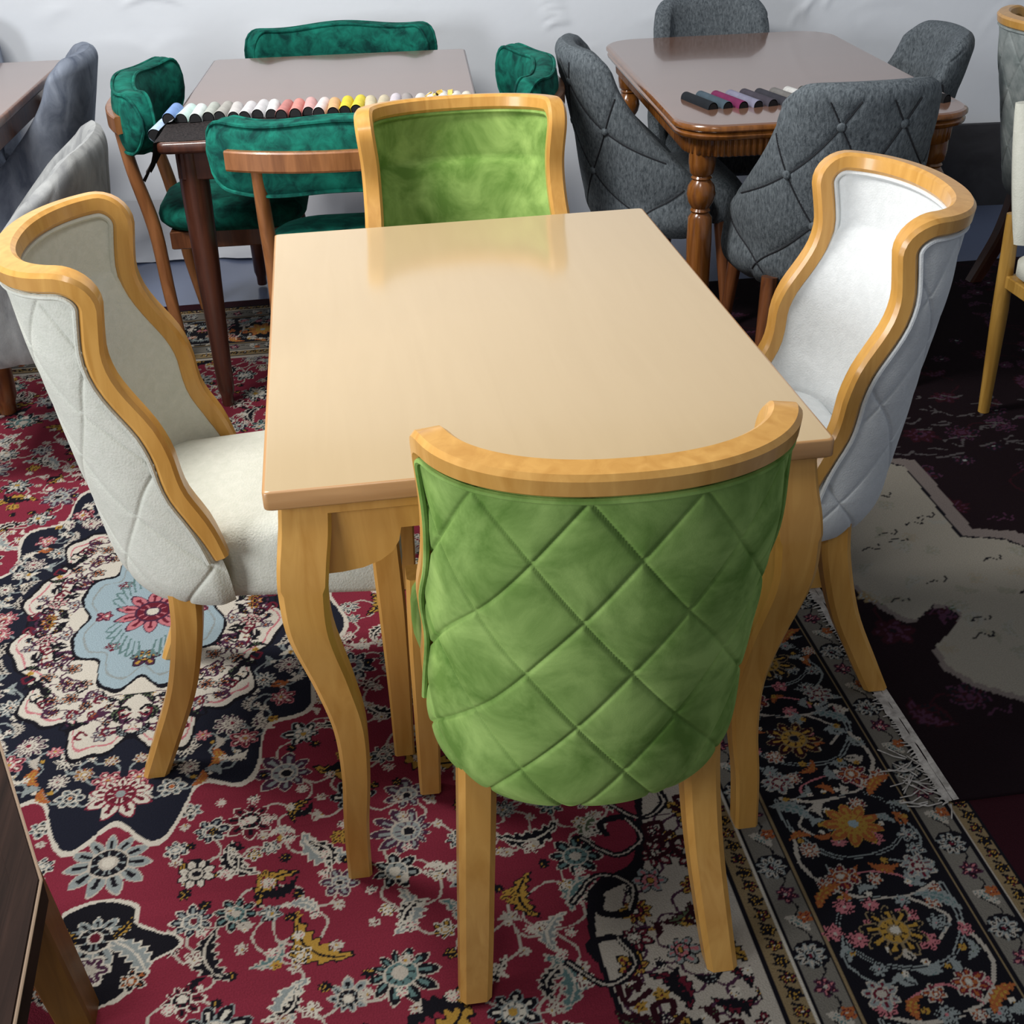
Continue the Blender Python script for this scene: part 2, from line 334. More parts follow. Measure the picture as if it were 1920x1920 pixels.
def paint_main():
    c = Canvas(HQ + .01, HP + .01, .0024, PAL['red']); rng = np.random.RandomState(11); X, Y = c.X, c.Y
    QI, PI_ = 1.02, 1.475                              # edge of the field
    D = np.minimum(HQ - .205 - X, HP - Y)              # distance to the outer guard
    ang = np.arctan2(Y / .70, X / .40)
    # faint woven tone changes across the field
    for k in range(60):
        y = rng.uniform(0, HP); h = rng.uniform(.004, .03); m = np.abs(Y - y) < h; c.im[m] *= rng.uniform(.93, 1.06)
    in_field = lambda x, y, r: x < QI - .7 * r and y < PI_ - .7 * r
    rho = lambda x, y: math.hypot(x / .40, y / .70)
    spd = lambda x, y: math.hypot((x - 1.02) / .27, (y - 1.50) / .78)
    def red_ok(x, y, r):
        return in_field(x, y, r) and rho(x, y) > 1.03 + r * 1.6 and spd(x, y) > 1.06 + r * 2 and not (x < .10 + r and .68 < y < 1.14)
    sets = [('wht', 'blk', 'gry', 'wht'), ('wht', 'navy', 'gry', 'dred'), ('gry', 'blk', 'wht', 'yel'), ('wht', 'dred', 'blk', 'wht'), ('bge', 'gry', 'blk', 'wht'), ('bge', 'plum', 'gry', 'blk'), ('bge', 'blk', 'teal', 'bge')]
    lf = [('gry', 'wht'), ('blk', 'bge'), ('teal', 'bge'), ('grn', 'wht'), ('blk', 'wht'), ('yel', 'blk')]
    fill_floral(c, red_ok, rng, 190, sets, .016, .056, lf, 'bge')
    fill_floral(c, red_ok, rng, 240, [('bge', 'dred', 'wht', 'yel'), ('wht', 'navy', 'pnk', 'wht'), ('blk', 'yel', 'blk', 'yel')], .007, .013, [('gry', 'wht'), ('yel', 'blk'), ('blk', 'bge')], None, gap=1.9)
    # corner spandrel: pale ground full of flowers and dark scrolls
    sp = np.hypot((X - 1.02) / .27, (Y - 1.50) / .78); aa = np.arctan2(Y - 1.50, (X - 1.02) * 2.4)
    lim = sp + .09 * np.cos(9 * aa); fld = (X < QI + .01) & (Y < PI_ + .01)
    c.im[(lim < 1.0) & fld] = PAL['blk']; c.im[(lim < .95) & fld] = PAL['bge']
    fill_floral(c, lambda x, y, r: in_field(x, y, r) and spd(x, y) < .93 - r * 1.6, rng, 90,
                [('blk', 'dred', 'bge', 'wht'), ('blk', 'gry', 'pnk', 'yel'), ('mar', 'grn', 'wht', 'dred'), ('blk', 'plum', 'wht', 'navy'), ('blk', 'yel', 'dred', 'wht')], .010, .036, [('yel', 'blk'), ('gry', 'blk'), ('dred', 'blk'), ('grn', 'mar')], 'plum', (.74, 1.02, .72, 1.5))
    for k in range(20):
        x, y = rng.uniform(.80, 1.0), rng.uniform(.78, 1.42)
        if spd(x, y) < .9:
            s_ = rng.choice([-1, 1]); c.curve([(x, y), (x + .035 * s_, y + .02), (x + .042 * s_, y - .02), (x + .012 * s_, y - .026), (x + .016 * s_, y - .004)], .0045, PAL['mar'])
    # black scrolls where red field and spandrel meet
    for (x, y, s_) in ((.80, .86, 1), (.76, 1.0, -1), (.86, .78, 1), (.73, 1.12, 1)):
        c.curve([(x, y), (x + .05, y + .05 * s_), (x + .10, y + .02 * s_), (x + .085, y - .035 * s_), (x + .04, y - .03 * s_), (x + .045, y)], .0065, PAL['blk']); c.curve([(x, y), (x + .05, y + .05 * s_), (x + .10, y + .02 * s_), (x + .085, y - .035 * s_)], .0018, PAL['bge'])
    # pendants along the axis
    def lens(y0, y1, wd, grow, col):
        t = (Y - y0) / (y1 - y0); tt = np.clip(t, 0, 1); ww = wd * np.sin(pi * tt) ** .6 * (1 + .30 * np.cos(tt * 4 * pi)); c.im[(t > 0) & (t < 1) & (X < ww + grow)] = col
    lens(.862, 1.088, .105, .005, PAL['wht']); lens(.868, 1.082, .105, -.002, PAL['blk'])
    palmette(c, 0, .94, .055, pi / 2, ('wht', 'gry', 'blk', 'dred'), 9, .3); c.flower(0, 1.01, .028, 6, [(1, PAL['wht']), (.8, PAL['plum']), (.45, PAL['bge'])])
    c.leaf(.06, .99, .11, .018, .9, PAL['gry'], PAL['wht']); palmette(c, .065, 1.04, .022, 0, ('wht', 'blk', 'org', 'wht'), 6); c.leaf(.04, .93, .06, .010, 2.2, PAL['yel'], PAL['blk'])
    palmette(c, 0, .775, .070, pi / 2, ('bge', 'gry', 'blk', 'wht'), 11, .12)
    palmette(c, .15, .83, .032, 0, ('blk', 'wht', 'bge', 'blk'), 8, 0); palmette(c, .11, .765, .022, 1, ('wht', 'navy', 'gry', 'wht'), 6, .2); palmette(c, .13, .67, .022, 2, ('wht', 'gry', 'blk', 'wht'), 6, .2)
    # medallion: navy star, pale inner star, light blue heart
    R_ = np.hypot(X / .40, Y / .70)
    lob = R_ * (1 + .05 * np.cos(16 * ang) + .025 * np.abs(np.cos(8 * ang)) ** 4) - .06 * np.abs(np.cos(ang)) ** 30 - .06 * np.abs(np.sin(ang)) ** 30
    c.im[lob < 1.0] = PAL['wht']; c.im[lob < .978] = PAL['navy']
    nb = [('pnk', 'dred', 'wht', 'yel'), ('wht', 'plum', 'bge', 'red'), ('bge', 'dred', 'yel', 'wht'), ('wht', 'gry', 'navy', 'org'), ('wht', 'navy', 'wht', 'dred')]
    fill_floral(c, lambda x, y, r: .70 + 1.7 * r < rho(x, y) < .95 - 1.4 * r, rng, 90, nb, .010, .030, [('gry', 'wht'), ('yel', 'org'), ('grn', 'gry'), ('plum', 'wht'), ('blk', 'bge')], 'gry', (0, .40, 0, .70))
    palmette(c, 0, .60, .055, pi / 2, ('red', 'wht', 'dred', 'gry'), 9, .25); palmette(c, .335, 0, .036, 0, ('pnk', 'dred', 'wht', 'yel'), 8)
    lob2 = R_ * (1 + .075 * np.cos(12 * ang + .5) + .03 * np.cos(24 * ang))
    c.im[lob2 < .70] = PAL['blk']; c.im[lob2 < .682] = PAL['wht']; c.im[(lob2 < .655) & (lob2 > .645)] = PAL['pnk']
    fill_floral(c, lambda x, y, r: .42 + 1.4 * r < rho(x, y) < .66 - 1.2 * r, rng, 90, [('blk', 'org', 'yel', 'dred'), ('plum', 'gry', 'wht', 'org'), ('navy', 'bge', 'org', 'navy'), ('blk', 'pnk', 'wht', 'dred'), ('blk', 'wht', 'org', 'blk')], .008, .024, [('grn', 'blk'), ('gry', 'blk'), ('org', 'plum'), ('blk', 'wht')], 'plum', (0, .28, 0, .48))
    for k in range(40):
        a = rng.uniform(0, 1.57); r0 = rng.uniform(.46, .64); x, y = r0 * .4 * math.cos(a), r0 * .7 * math.sin(a); s_ = rng.choice([-1, 1])
        c.curve([(x, y), (x + .014, y + .012 * s_), (x + .022, y - .006 * s_), (x + .012, y - .012 * s_)], .0028, PAL[['blk', 'plum', 'dred'][k % 3]])
    lob3 = R_ * (1 + .11 * np.cos(8 * ang) + .03 * np.cos(16 * ang))
    c.im[lob3 < .40] = PAL['blk']; c.im[lob3 < .382] = PAL['blu']; c.im[(lob3 < .34) & (lob3 > .33)] = PAL['gry']
    palmette(c, 0, 0, .08, 0, ('plum', 'pnk', 'dred', 'wht'), 10, 0); palmette(c, .10, 0, .02, 0, ('dred', 'plum', 'pnk', 'wht'), 5); palmette(c, 0, .17, .03, pi / 2, ('blk', 'plum', 'yel', 'wht'), 6, .3); palmette(c, .07, .12, .016, .8, ('dred', 'blu', 'dred', 'wht'), 6)
    for k in range(8):
        a = .2 + k * .16; c.curve([(.07 * math.cos(a), .12 * math.sin(a)), (.10 * math.cos(a + .15), .18 * math.sin(a + .15)), (.085 * math.cos(a + .25), .15 * math.sin(a + .25))], .0022, PAL['teal'])
    # borders, by distance from the edge
    def band(d1, d0, col): c.im[(D <= d1) & (D > d0)] = PAL[col]
    def XY(d, t, side): return (HQ - .205 - d, t) if side == 0 else (t, HP - d)
    band(.545, .527, 'bge'); band(.527, .519, 'blk'); band(.519, .480, 'tan'); band(.480, .475, 'wht'); band(.475, .470, 'blk'); band(.470, .420, 'dgr'); band(.420, .415, 'blk'); band(.415, .410, 'tan')
    band(.410, .172, 'blk'); band(.172, .167, 'tan'); band(.167, .160, 'blk'); band(.160, .105, 'dgr'); band(.105, .100, 'blk'); band(.100, .096, 'bge'); band(.096, .066, 'tan'); band(.066, .060, 'blk'); band(.060, -1, 'mar')
    for side, Lm in ((0, HP), (1, HQ - .2)):
        # narrow gold bands: tiny blossoms on dark
        t = .01; k = 0
        while t < Lm:
            for d in (.4995, .081):
                if t < Lm - d:
                    x, y = XY(d + .004 * (-1) ** k, t, side)
                    if k % 2: palmette(c, x, y, .0125, k, [('blk', 'yel', 'dred', 'wht'), ('blk', 'yel', 'blk', 'yel')][k % 4 // 2], 5, 0)
                    else: c.curve([(x, y), XY(d - .008, t + .010, side), XY(d + .008, t + .018, side)], .0024, PAL['blk'])
            t += .0155; k += 1
        k = 0; t = .05
        while t < Lm - .02:
            for d in (.445, .132):
                if t < Lm - d + .02:
                    x, y = XY(d, t, side)
                    if k % 3 == 0:
                        c.disc(x, y, .027, PAL['blk']); palmette(c, x - .003, y + .003, .0235, t * 9, ('gry', 'bge', 'blk', 'dred'), 9, 0); 
                    elif k % 3 == 1: palmette(c, x, y, .018, t * 7, ('plum', 'mar', 'pnk', 'bge'), 6, .2)
                    else: c.leaf(x, y, .045, .010, .8 + side, PAL['teal'], PAL['bge']); palmette(c, x + .012, y - .01, .011, 0, ('org', 'dred', 'org', 'bge'), 5)
            c.curve([XY(.455, t, side), XY(.435, t + .03, side), XY(.455, t + .06, side)], .0016, PAL['blk']); c.curve([XY(.142, t, side), XY(.122, t + .03, side), XY(.142, t + .06, side)], .0016, PAL['blk'])
            t += .062; k += 1
        # main border: big palmettes framed by scrolling vines, alternating
        t = .02; k = 0
        while t < Lm - .25:
            sg = 1 if k % 2 else -1
            def P(dd, tt): return XY(.29 + dd * sg, t + tt, side)
            big = [P(-.10, -.13), P(-.095, -.05), P(-.04, .02), P(.055, .012), P(.098, -.05), P(.07, -.115), P(.01, -.12)]
            c.curve(big, .0052, PAL['gry'], taper=lambda u: 1 - .55 * u); c.curve(big, .0018, PAL['blk'])
            b2 = [P(-.095, -.05), P(-.108, .03), P(-.06, .10), P(.03, .12), P(.09, .10)]
            c.curve(b2, .0034, PAL['bge']); c.curve([P(.03, .12), P(.08, .17), P(.05, .21)], .0026, PAL['bge']); c.curve([P(-.06, .10), P(-.02, .06), P(.04, .075), P(.05, .10)], .002, PAL['pnk'])
            c.curve([P(.098, -.05), P(.11, .0), P(.075, .045), P(.04, .04)], .002, PAL['gry'])
            fill_floral(c, lambda x, y, r: True, rng, 26, [('bge', 'dred', 'org', 'wht'), ('gry', 'blk', 'gry', 'pnk'), ('pnk', 'mar', 'pnk', 'bge'), ('gry', 'navy', 'bge', 'dred')], .006, .019, [('teal', 'gry'), ('yel', 'org'), ('grn', 'gry'), ('dred', 'bge')], None,
                        (HQ - .205 - .40, HQ - .205 - .18, t - .12, t + .12) if side == 0 else (t - .12, t + .12, HP - .40, HP - .18))
            x, y = P(.012, -.052); palmette(c, x, y, .050, rng.uniform(0, 6), [('tan', 'mar', 'yel', 'navy'), ('yel', 'org', 'yel', 'blu'), ('tan', 'blk', 'yel', 'wht')][k % 3], 9, .1)
            x, y = P(-.055, .06); palmette(c, x, y, .028, 1, ('bge', 'dred', 'org', 'wht'), 7); x, y = P(.08, .06); palmette(c, x, y, .028, 2, ('bge', 'gry', 'dred', 'bge'), 7, .1)
            x, y = P(-.08, -.10); c.leaf(x, y, .08, .011, .6, PAL['teal'], PAL['gry']); x, y = P(.09, -.14); c.leaf(x, y, .07, .010, -.7, PAL['yel'], PAL['org'])
            t += .235; k += 1
    # sparse pale sprigs on the plain maroon outer edge
    for k in range(14):
        x, y = HQ - rng.uniform(.04, .16), rng.uniform(0, HP - .1); c.curve([(x, y), (x + .02, y + .012), (x + .03, y - .012), (x + .012, y - .03)], .003, PAL['bge'])
    return c
def carpet_mesh(name, xs, ys, z, sample, drop, m):
    nx, ny = len(xs), len(ys); X, Y = np.meshgrid(xs, ys)
    V = np.stack([X, Y, np.full_like(X, z)], -1).reshape(-1, 3)
    i = np.arange((ny - 1) * (nx - 1)); j, k = i // (nx - 1), i % (nx - 1); a = j * nx + k
    F = np.stack([a, a + 1, a + nx + 1, a + nx], -1)
    # skirt round the edge
    loop = np.concatenate([np.arange(nx), np.arange(1, ny) * nx + nx - 1, (ny - 1) * nx + np.arange(nx - 2, -1, -1), np.arange(ny - 2, 0, -1) * nx])
    lo = V[loop].copy(); lo[:, 2] -= drop; n0 = len(V); V = np.concatenate([V, lo]); L = len(loop); q = np.arange(L)
    F = np.concatenate([F, np.stack([loop[(q + 1) % L], loop[q], n0 + q, n0 + (q + 1) % L], -1)])
    me = bpy.data.meshes.new(name); me.vertices.add(len(V)); me.vertices.foreach_set('co', V.astype(np.float32).ravel())
    me.loops.add(F.size); me.loops.foreach_set('vertex_index', F.astype(np.int32).ravel())
    me.polygons.add(len(F)); me.polygons.foreach_set('loop_start', np.arange(len(F), dtype=np.int32) * 4); me.update(calc_edges=True); me.validate()
    col = sample(V[:, 0], V[:, 1]); at = me.color_attributes.new('pattern', 'FLOAT_COLOR', 'POINT')
    at.data.foreach_set('color', np.concatenate([col, np.ones((len(col), 1))], 1).astype(np.float32).ravel())
    o = bpy.data.objects.new(name, me); COL.objects.link(o); me.materials.append(m); return o
PILE = pile('wool_pile')
cm = paint_main()
def samp_main(x, y):
    i = np.clip(np.round(np.abs(x - XM) / cm.res).astype(int), 0, cm.nx - 1); j = np.clip(np.round(np.abs(y - YM) / cm.res).astype(int), 0, cm.ny - 1); return cm.im[j, i]
xs = np.concatenate([np.arange(XM - HQ, -1.46, .009), np.arange(-1.46, XM + HQ + .001, .0026)])
ys = np.concatenate([np.arange(YM - HP, -1.22, .009), np.arange(-1.22, .7, .0026), np.arange(.7, YM + HP + .001, .0055)])
main_carpet = carpet_mesh('persian_carpet', xs, ys, 0, samp_main, .007, PILE)
tag(main_carpet, 'red Persian carpet with white and navy floral medallion under the tan table', 'carpet')

RX0, RX1, RY0, RY1 = .70, 2.75, -.54, 2.15
def paint_rug():
    c = Canvas(RX1 - RX0, RY1 - RY0, .004, hexc('160a10')); rng = np.random.RandomState(5); X, Y = c.X + RX0, c.Y + RY0
    def inside(poly):
        m = np.zeros(X.shape, bool); P = poly
        for i in range(len(P)):
            (x0, y0), (x1, y1) = P[i - 1], P[i]
            cr = ((y0 > Y) != (y1 > Y)) & (X < (x1 - x0) * (Y - y0) / (y1 - y0 + 1e-12) + x0); m ^= cr
        return m
    fill_floral(c, lambda x, y, r: True, rng, 150, [('mar', 'mar', 'plum', 'blk'), ('plum', 'blk', 'mar', 'plum')], .015, .05, [('plum', 'mar'), ('mar', 'plum')], 'mar', sprig=False)
    fill_floral(c, lambda x, y, r: y > 1.15 and x > .3, rng, 110, [('plum', 'mar', 'plum', 'gry'), ('blk', 'plum', 'mar', 'gry')], .012, .03, [('plum', 'mar'), ('blk', 'plum')], sprig=False)
    lin_in = [(.95, .80), (1.125, .66), (1.11, .30), (1.2, .27), (1.36, .06), (1.55, -.05), (1.55, -.5), (1.25, -.45), (1.10, -.40), (.963, -.29), (.895, -.235), (.862, -.17), (.868, -.10), (.92, -.06), (.975, .0), (.97, .03), (.93, .045), (.90, .02), (.87, -.005), (.845, .01), (.80, .12), (.78, .25), (.79, .5)]
    P = np.array(lin_in); cen = np.array([1.0, .25]); out = [tuple(p + (np.array([.045, .03]) if p[1] > .0 and p[0] > 1.0 else np.array([-.012, -.012]))) for p in P]
    c.im[inside(out)] = hexc('6f6663'); c.im[inside([tuple(p + np.array([.006, .004])) for p in P])] = PAL['blk']
    mi = inside(lin_in); c.im[mi] = hexc('878278')
    keep = c.im.copy()
    fill_floral(c, lambda x, y, r: mi[min(int(y / .004), mi.shape[0] - 1), min(int(x / .004), mi.shape[1] - 1)], rng, 60, [('tan', 'gry', 'tan', 'grn'), ('grn', 'gry', 'gry', 'tan')], .012, .03, [('grn', 'gry'), ('tan', 'grn')], sprig=False)
    c.im[mi] = .75 * keep[mi] + .25 * c.im[mi]
    for k in range(26):
        x, y = rng.uniform(.1, .55), rng.uniform(.1, 1.1); c.curve([(x, y), (x + .02, y + .012), (x + .04, y), (x + .05, y + .02)], .0022, PAL['blk'] if mi[int(y / .004), int(x / .004)] else PAL['plum'])
    for k in range(70):
        x, y = rng.uniform(.35, 1.2), rng.uniform(1.15, 1.62); c.curve([(x, y), (x + rng.uniform(.01, .04), y + rng.uniform(-.02, .02)), (x + rng.uniform(.03, .06), y + rng.uniform(-.02, .02))], .0035, hexc('4a4648'))
    for k in range(9):
        x, y = rng.uniform(.25, .5), rng.uniform(.02, .2); c.curve([(x, y), (x + .03, y - .008), (x + .05, y + .006)], .003, hexc('6a5d60'))
    return c
cr_ = paint_rug()
def samp_rug(x, y):
    i = np.clip(np.round((x - RX0) / cr_.res).astype(int), 0, cr_.nx - 1); j = np.clip(np.round((y - RY0) / cr_.res).astype(int), 0, cr_.ny - 1); return cr_.im[j, i]
rug = carpet_mesh('maroon_rug', np.arange(RX0, RX1 + .001, .005), np.arange(RY0, RY1 + .001, .005), .006, samp_rug, .0055, PILE)
tag(rug, 'dark maroon rug with beige medallion lying right of the tan table', 'rug')
def fringe():
    mb = MB(); rng = random.Random(3); y = RY0
    # woven end strip and loose strands
    pts = [(RX0 + .012, yy) for yy in np.linspace(RY0, 1.2, 70)]
    V = []; 
    for x, yy in pts: V += [(x, yy, .0075), (x - .022 - rng.random() * .008, yy, .004)]
    mb.add(V, [[2 * i, 2 * i + 2, 2 * i + 3, 2 * i + 1] for i in range(len(pts) - 1)])
    while y < 1.2:
        L = rng.uniform(.008, .024); a = rng.uniform(-.5, .5)
        mb.tube([(RX0 - .008, y, .004), (RX0 - .008 - L * .5, y + L * a * .4, .003), (RX0 - .008 - L * .85, y + L * a, .0025)], [.0022, .0018, .001], 5)
        y += rng.uniform(.006, .012)
    for k in range(26):
        x0, y0 = RX0 - rng.uniform(0, .05), RY0 + rng.uniform(-.01, .13); a = rng.uniform(2, 4.4); L = rng.uniform(.03, .06)
        mb.tube([(x0, y0, .004), (x0 + L * .5 * math.cos(a), y0 + L * .5 * math.sin(a + .4), .006), (x0 + L * math.cos(a), y0 + L * math.sin(a), .003)], .0014, 5)
    o = mb.build('fringe', M['fringe'], rug); o['label'] = 'frayed pale fringe along the left end'; o['kind'] = 'stuff'
fringe()

# ------------------------------------------------------------------ upholstered shells
class Shell:
    """A U-shaped back: half width, rear line and front edge line as functions of height."""
    def __init__(s, wf, fc, fe, zt, arch, r, pw=1.0):
        s.wf, s.fc, s.fe, s.zt, s.arch, s.r, s.pw = wf, fc, fe, zt, arch, r, pw
        T = np.linspace(0, 1, 61); P = np.array([s.S(t, zt - .02) for t in T]); d = np.linalg.norm(np.diff(P, axis=0), axis=1)
        s.T, s.L = T, np.concatenate([[0], np.cumsum(d)])
    def S(s, t, z):
        w_, c, e = s.wf(z), s.fc(z), s.fe(z); th = t * pi / 2; x = math.sin(abs(th)) ** s.pw
        return np.array([math.copysign(w_ * x, t), c + (e - c) * (1 - max(0, math.cos(th)) ** s.pw), z])
    def arc(s, t): return float(np.interp(abs(t), s.T, s.L)) * (1 if t >= 0 else -1)
    def ztop(s, t):
        a = s.L[-1] - abs(s.arc(t)); z = s.zt + s.arch * (1 - t * t) - s.arch
        if a < s.r: z -= s.r - math.sqrt(max(s.r ** 2 - (s.r - a) ** 2, 0))
        return z
    def N(s, t, z):
        e = 1e-3; t0, t1 = max(t - e, -1), min(t + e, 1)
        n = np.cross(s.S(t1, z) - s.S(t0, z), s.S(t, z + e) - s.S(t, z - e)); return n / (np.linalg.norm(n) + 1e-12)
    def grid(s, z0, nu, nv, off, zshrink=0.0, tmax=1.0):
        G = np.zeros((nv + 1, nu + 1, 3))
        for i in range(nu + 1):
            u = -1 + 2 * i / nu; t = tmax * math.copysign(abs(u) ** 1.0, u); zt = s.ztop(t) - zshrink
            for j in range(nv + 1):
                z = z0 + (zt - z0) * j / nv
                G[j, i] = s.S(t, z) + s.N(t, z) * off(t, z, s.arc(t), j / nv)
        return G
    def boundary(s, z0, n=26):
        pts = [(-1, z0 + (s.zt - s.arch - s.r - z0) * k / n) for k in range(n)]
        Lm = s.L[-1]
        for k in range(9):
            a = R(90 * k / 8); x = s.r - s.r * math.cos(a); t = -float(np.interp(Lm - x, s.L, s.T)); pts.append((t, None))
        tt = pts[-1][0]
        for k in range(1, 28): pts.append((tt * (1 - k / 28), None))
        left = [(t, s.ztop(t) if z is None else z) for t, z in pts]
        return left + [(0.0, s.ztop(0))] + [(-t, z) for t, z in left[::-1]]
def grid_faces(G, flip=False):
    nv, nu = G.shape[0] - 1, G.shape[1] - 1; n = nu + 1
    F = [[j * n + i, j * n + i + 1, (j + 1) * n + i + 1, (j + 1) * n + i] for j in range(nv) for i in range(nu)]
    return G.reshape(-1, 3), [f[::-1] for f in F] if flip else F
def diamond(a, z, pa, pz, depth=.0045, wd=.0045, puff=.004, soft=.022):
    p, q = a / pa + z / pz, a / pa - z / pz
    sc = 1 / math.hypot(1 / pa, 1 / pz)
    dp, dq = abs(p - round(p)) * sc, abs(q - round(q)) * sc
    h = puff * (1 - math.exp(-(min(dp, dq) / soft) ** 1.2))
    return h - depth * math.exp(-(min(dp, dq) / wd) ** 2)

# ------------------------------------------------------------------ framed dining chair (honey oak frame, U back)
def make_dining_chair(name, label, fab, quilt=True):
    t = thing(name, label, 'chair')
    sh = Shell(table_fn([(.34, .176), (.36, .196), (.39, .209), (.43, .214), (.50, .212), (.60, .209), (.67, .214), (.75, .209), (.84, .208), (.92, .214), (.99, .216)]),
               table_fn([(.34, .030), (.36, .006), (.40, -.016), (.50, -.034), (.70, -.066), (.90, -.096), (.99, -.110)]),
               table_fn([(.34, .19), (.42, .185), (.483, .169), (.526, .152), (.575, .127), (.61, .118), (.645, .114), (.672, .107), (.702, .094), (.75, .064), (.785, .047), (.825, .039), (.87, .043), (.91, .048), (.95, .044), (.99, .03)]),
               .940, -.008, .045, pw=.92)
    z0 = .362
    G = sh.grid(z0, 250, 280, lambda tt, z, a, v: .012 + (diamond(a + .047, z - .345, .130, .190, depth=.0034, wd=.0022, puff=.0028, soft=.012) if quilt else 0) * min(1, (1 - abs(tt)) / .05) * min(1, (1 - v) / .05) - .006 * max(0, (abs(tt) - .93) / .07), zshrink=.004)
    outer = obj('backrest', *grid_faces(G), fab, t, angle=180)
    ins = lambda tt, z, a, v: -(.010 + .042 * (math.cos(tt * pi / 2) ** .6) * math.sin(min(1, v * 1.15 + .12) * pi) ** .5 if abs(tt) < 1 and v < .9999 else .010)
    G = sh.grid(.44, 60, 60, ins, zshrink=.006)
    inner = obj('inner_back', *grid_faces(G, True), fab, t, angle=180)
    # wooden frame swept along the rim
    B = sh.boundary(.455); rings = []; pin, pout = [], []
    P = [sh.S(a, z) for a, z in B]
    for i, (a, z) in enumerate(B):
        T = P[min(i + 1, len(P) - 1)] - P[max(i - 1, 0)]; T /= np.linalg.norm(T); N = sh.N(a, min(z, .968)); N -= T * N.dot(T); N /= np.linalg.norm(N); Bn = np.cross(N, T); 
        hn, hb, c = .0205, .0165, .0062
        if i < 4 or i > len(B) - 5: k = min(i, len(B) - 1 - i); hn *= .72 + .07 * k; hb *= .8 + .05 * k
        sec = [(-hn + c, -hb), (hn - c, -hb), (hn, -hb + c), (hn, hb - c), (hn - c, hb), (-hn + c, hb), (-hn, hb - c), (-hn, -hb + c)]
        rings.append([P[i] + N * x + Bn * y for x, y in sec])
        sg = -1
        pin.append(P[i] - N * .013 + Bn * sg * .0205); pout.append(P[i] + N * .0155 + Bn * sg * .0215)
    mb = MB(); mb.rings(rings); mb.build('back_frame', M['oak'], t, angle=40)
    mb = MB(); mb.tube(pin, .0045, 7); mb.build('piping', fab, inner)
    mb = MB(); mb.tube(pout, .0042, 7); mb.build('piping', fab, outer)
    # seat
    rings = []
    for z, d in [(.352, .030), (.356, .014), (.37, .003), (.40, 0), (.44, 0), (.465, .004), (.482, .014), (.494, .032), (.503, .07), (.509, .12), (.512, .19)]:
        rings.append([(x * (1 - .38 * max(0, (.175 - y) / .15) ** 1.2), y, z) for x, y in rrect(.230 - d, .226 - d, max(.05 - d * .3, .02), 7, 0, .254)])
    mb = MB(); mb.rings(rings); mb.build('seat', fab, t, angle=60)
    for s in (-1, 1):
        p = spl([(.100, .385, .0275), (.094, .30, .0275), (.068, .18, .0265), (.024, .07, .025), (-.006, 0, .0235)], 6)
        mb = MB(); mb.rings([sq_ring(s * (.164 + .024 * (1 - z / .385) ** 1.5), f, z, h, h, h * .34) for f, z, h in p][::-1]); mb.build('leg', M['oak'], t, angle=30)
    for s in (-1, 1):
        p = spl([(.450, .478, .024), (.452, .40, .0245), (.454, .30, .024), (.454, .15, .021), (.452, 0, .0185)], 5)
        mb = MB(); mb.rings([sq_ring(s * (.210 + .004 * (1 - z / .4)), f, z, h, h, h * .2) for f, z, h in p][::-1]); mb.build('leg', M['oak'], t, angle=30)
    return t
ch_front = make_dining_chair('dining_chair', 'lime green quilted velvet chair in front, its back towards the camera', M['green'])
GC = 'wood framed chairs around the tan table'
ch_front['group'] = GC; ch_front.location = (.016, -.797, .004); ch_front.rotation_euler = (0, R(1.0), 0); ch_front.scale = (1, 1, .957)
dup(ch_front, 'lime green velvet chair at the far end of the tan table, facing the camera', (.028, .80, .002), 180, group=GC)
dup(ch_front, 'cream chair with honey wood frame on the left side of the tan table', (-.688, -.008, 0), -90, {'lime_green_velvet': M['cream']}, GC, 1.01)
dup(ch_front, 'white chair with honey wood frame on the right side of the tan table', (.694, -.012, .007), 87.5, {'lime_green_velvet': M['white']}, GC, .985)

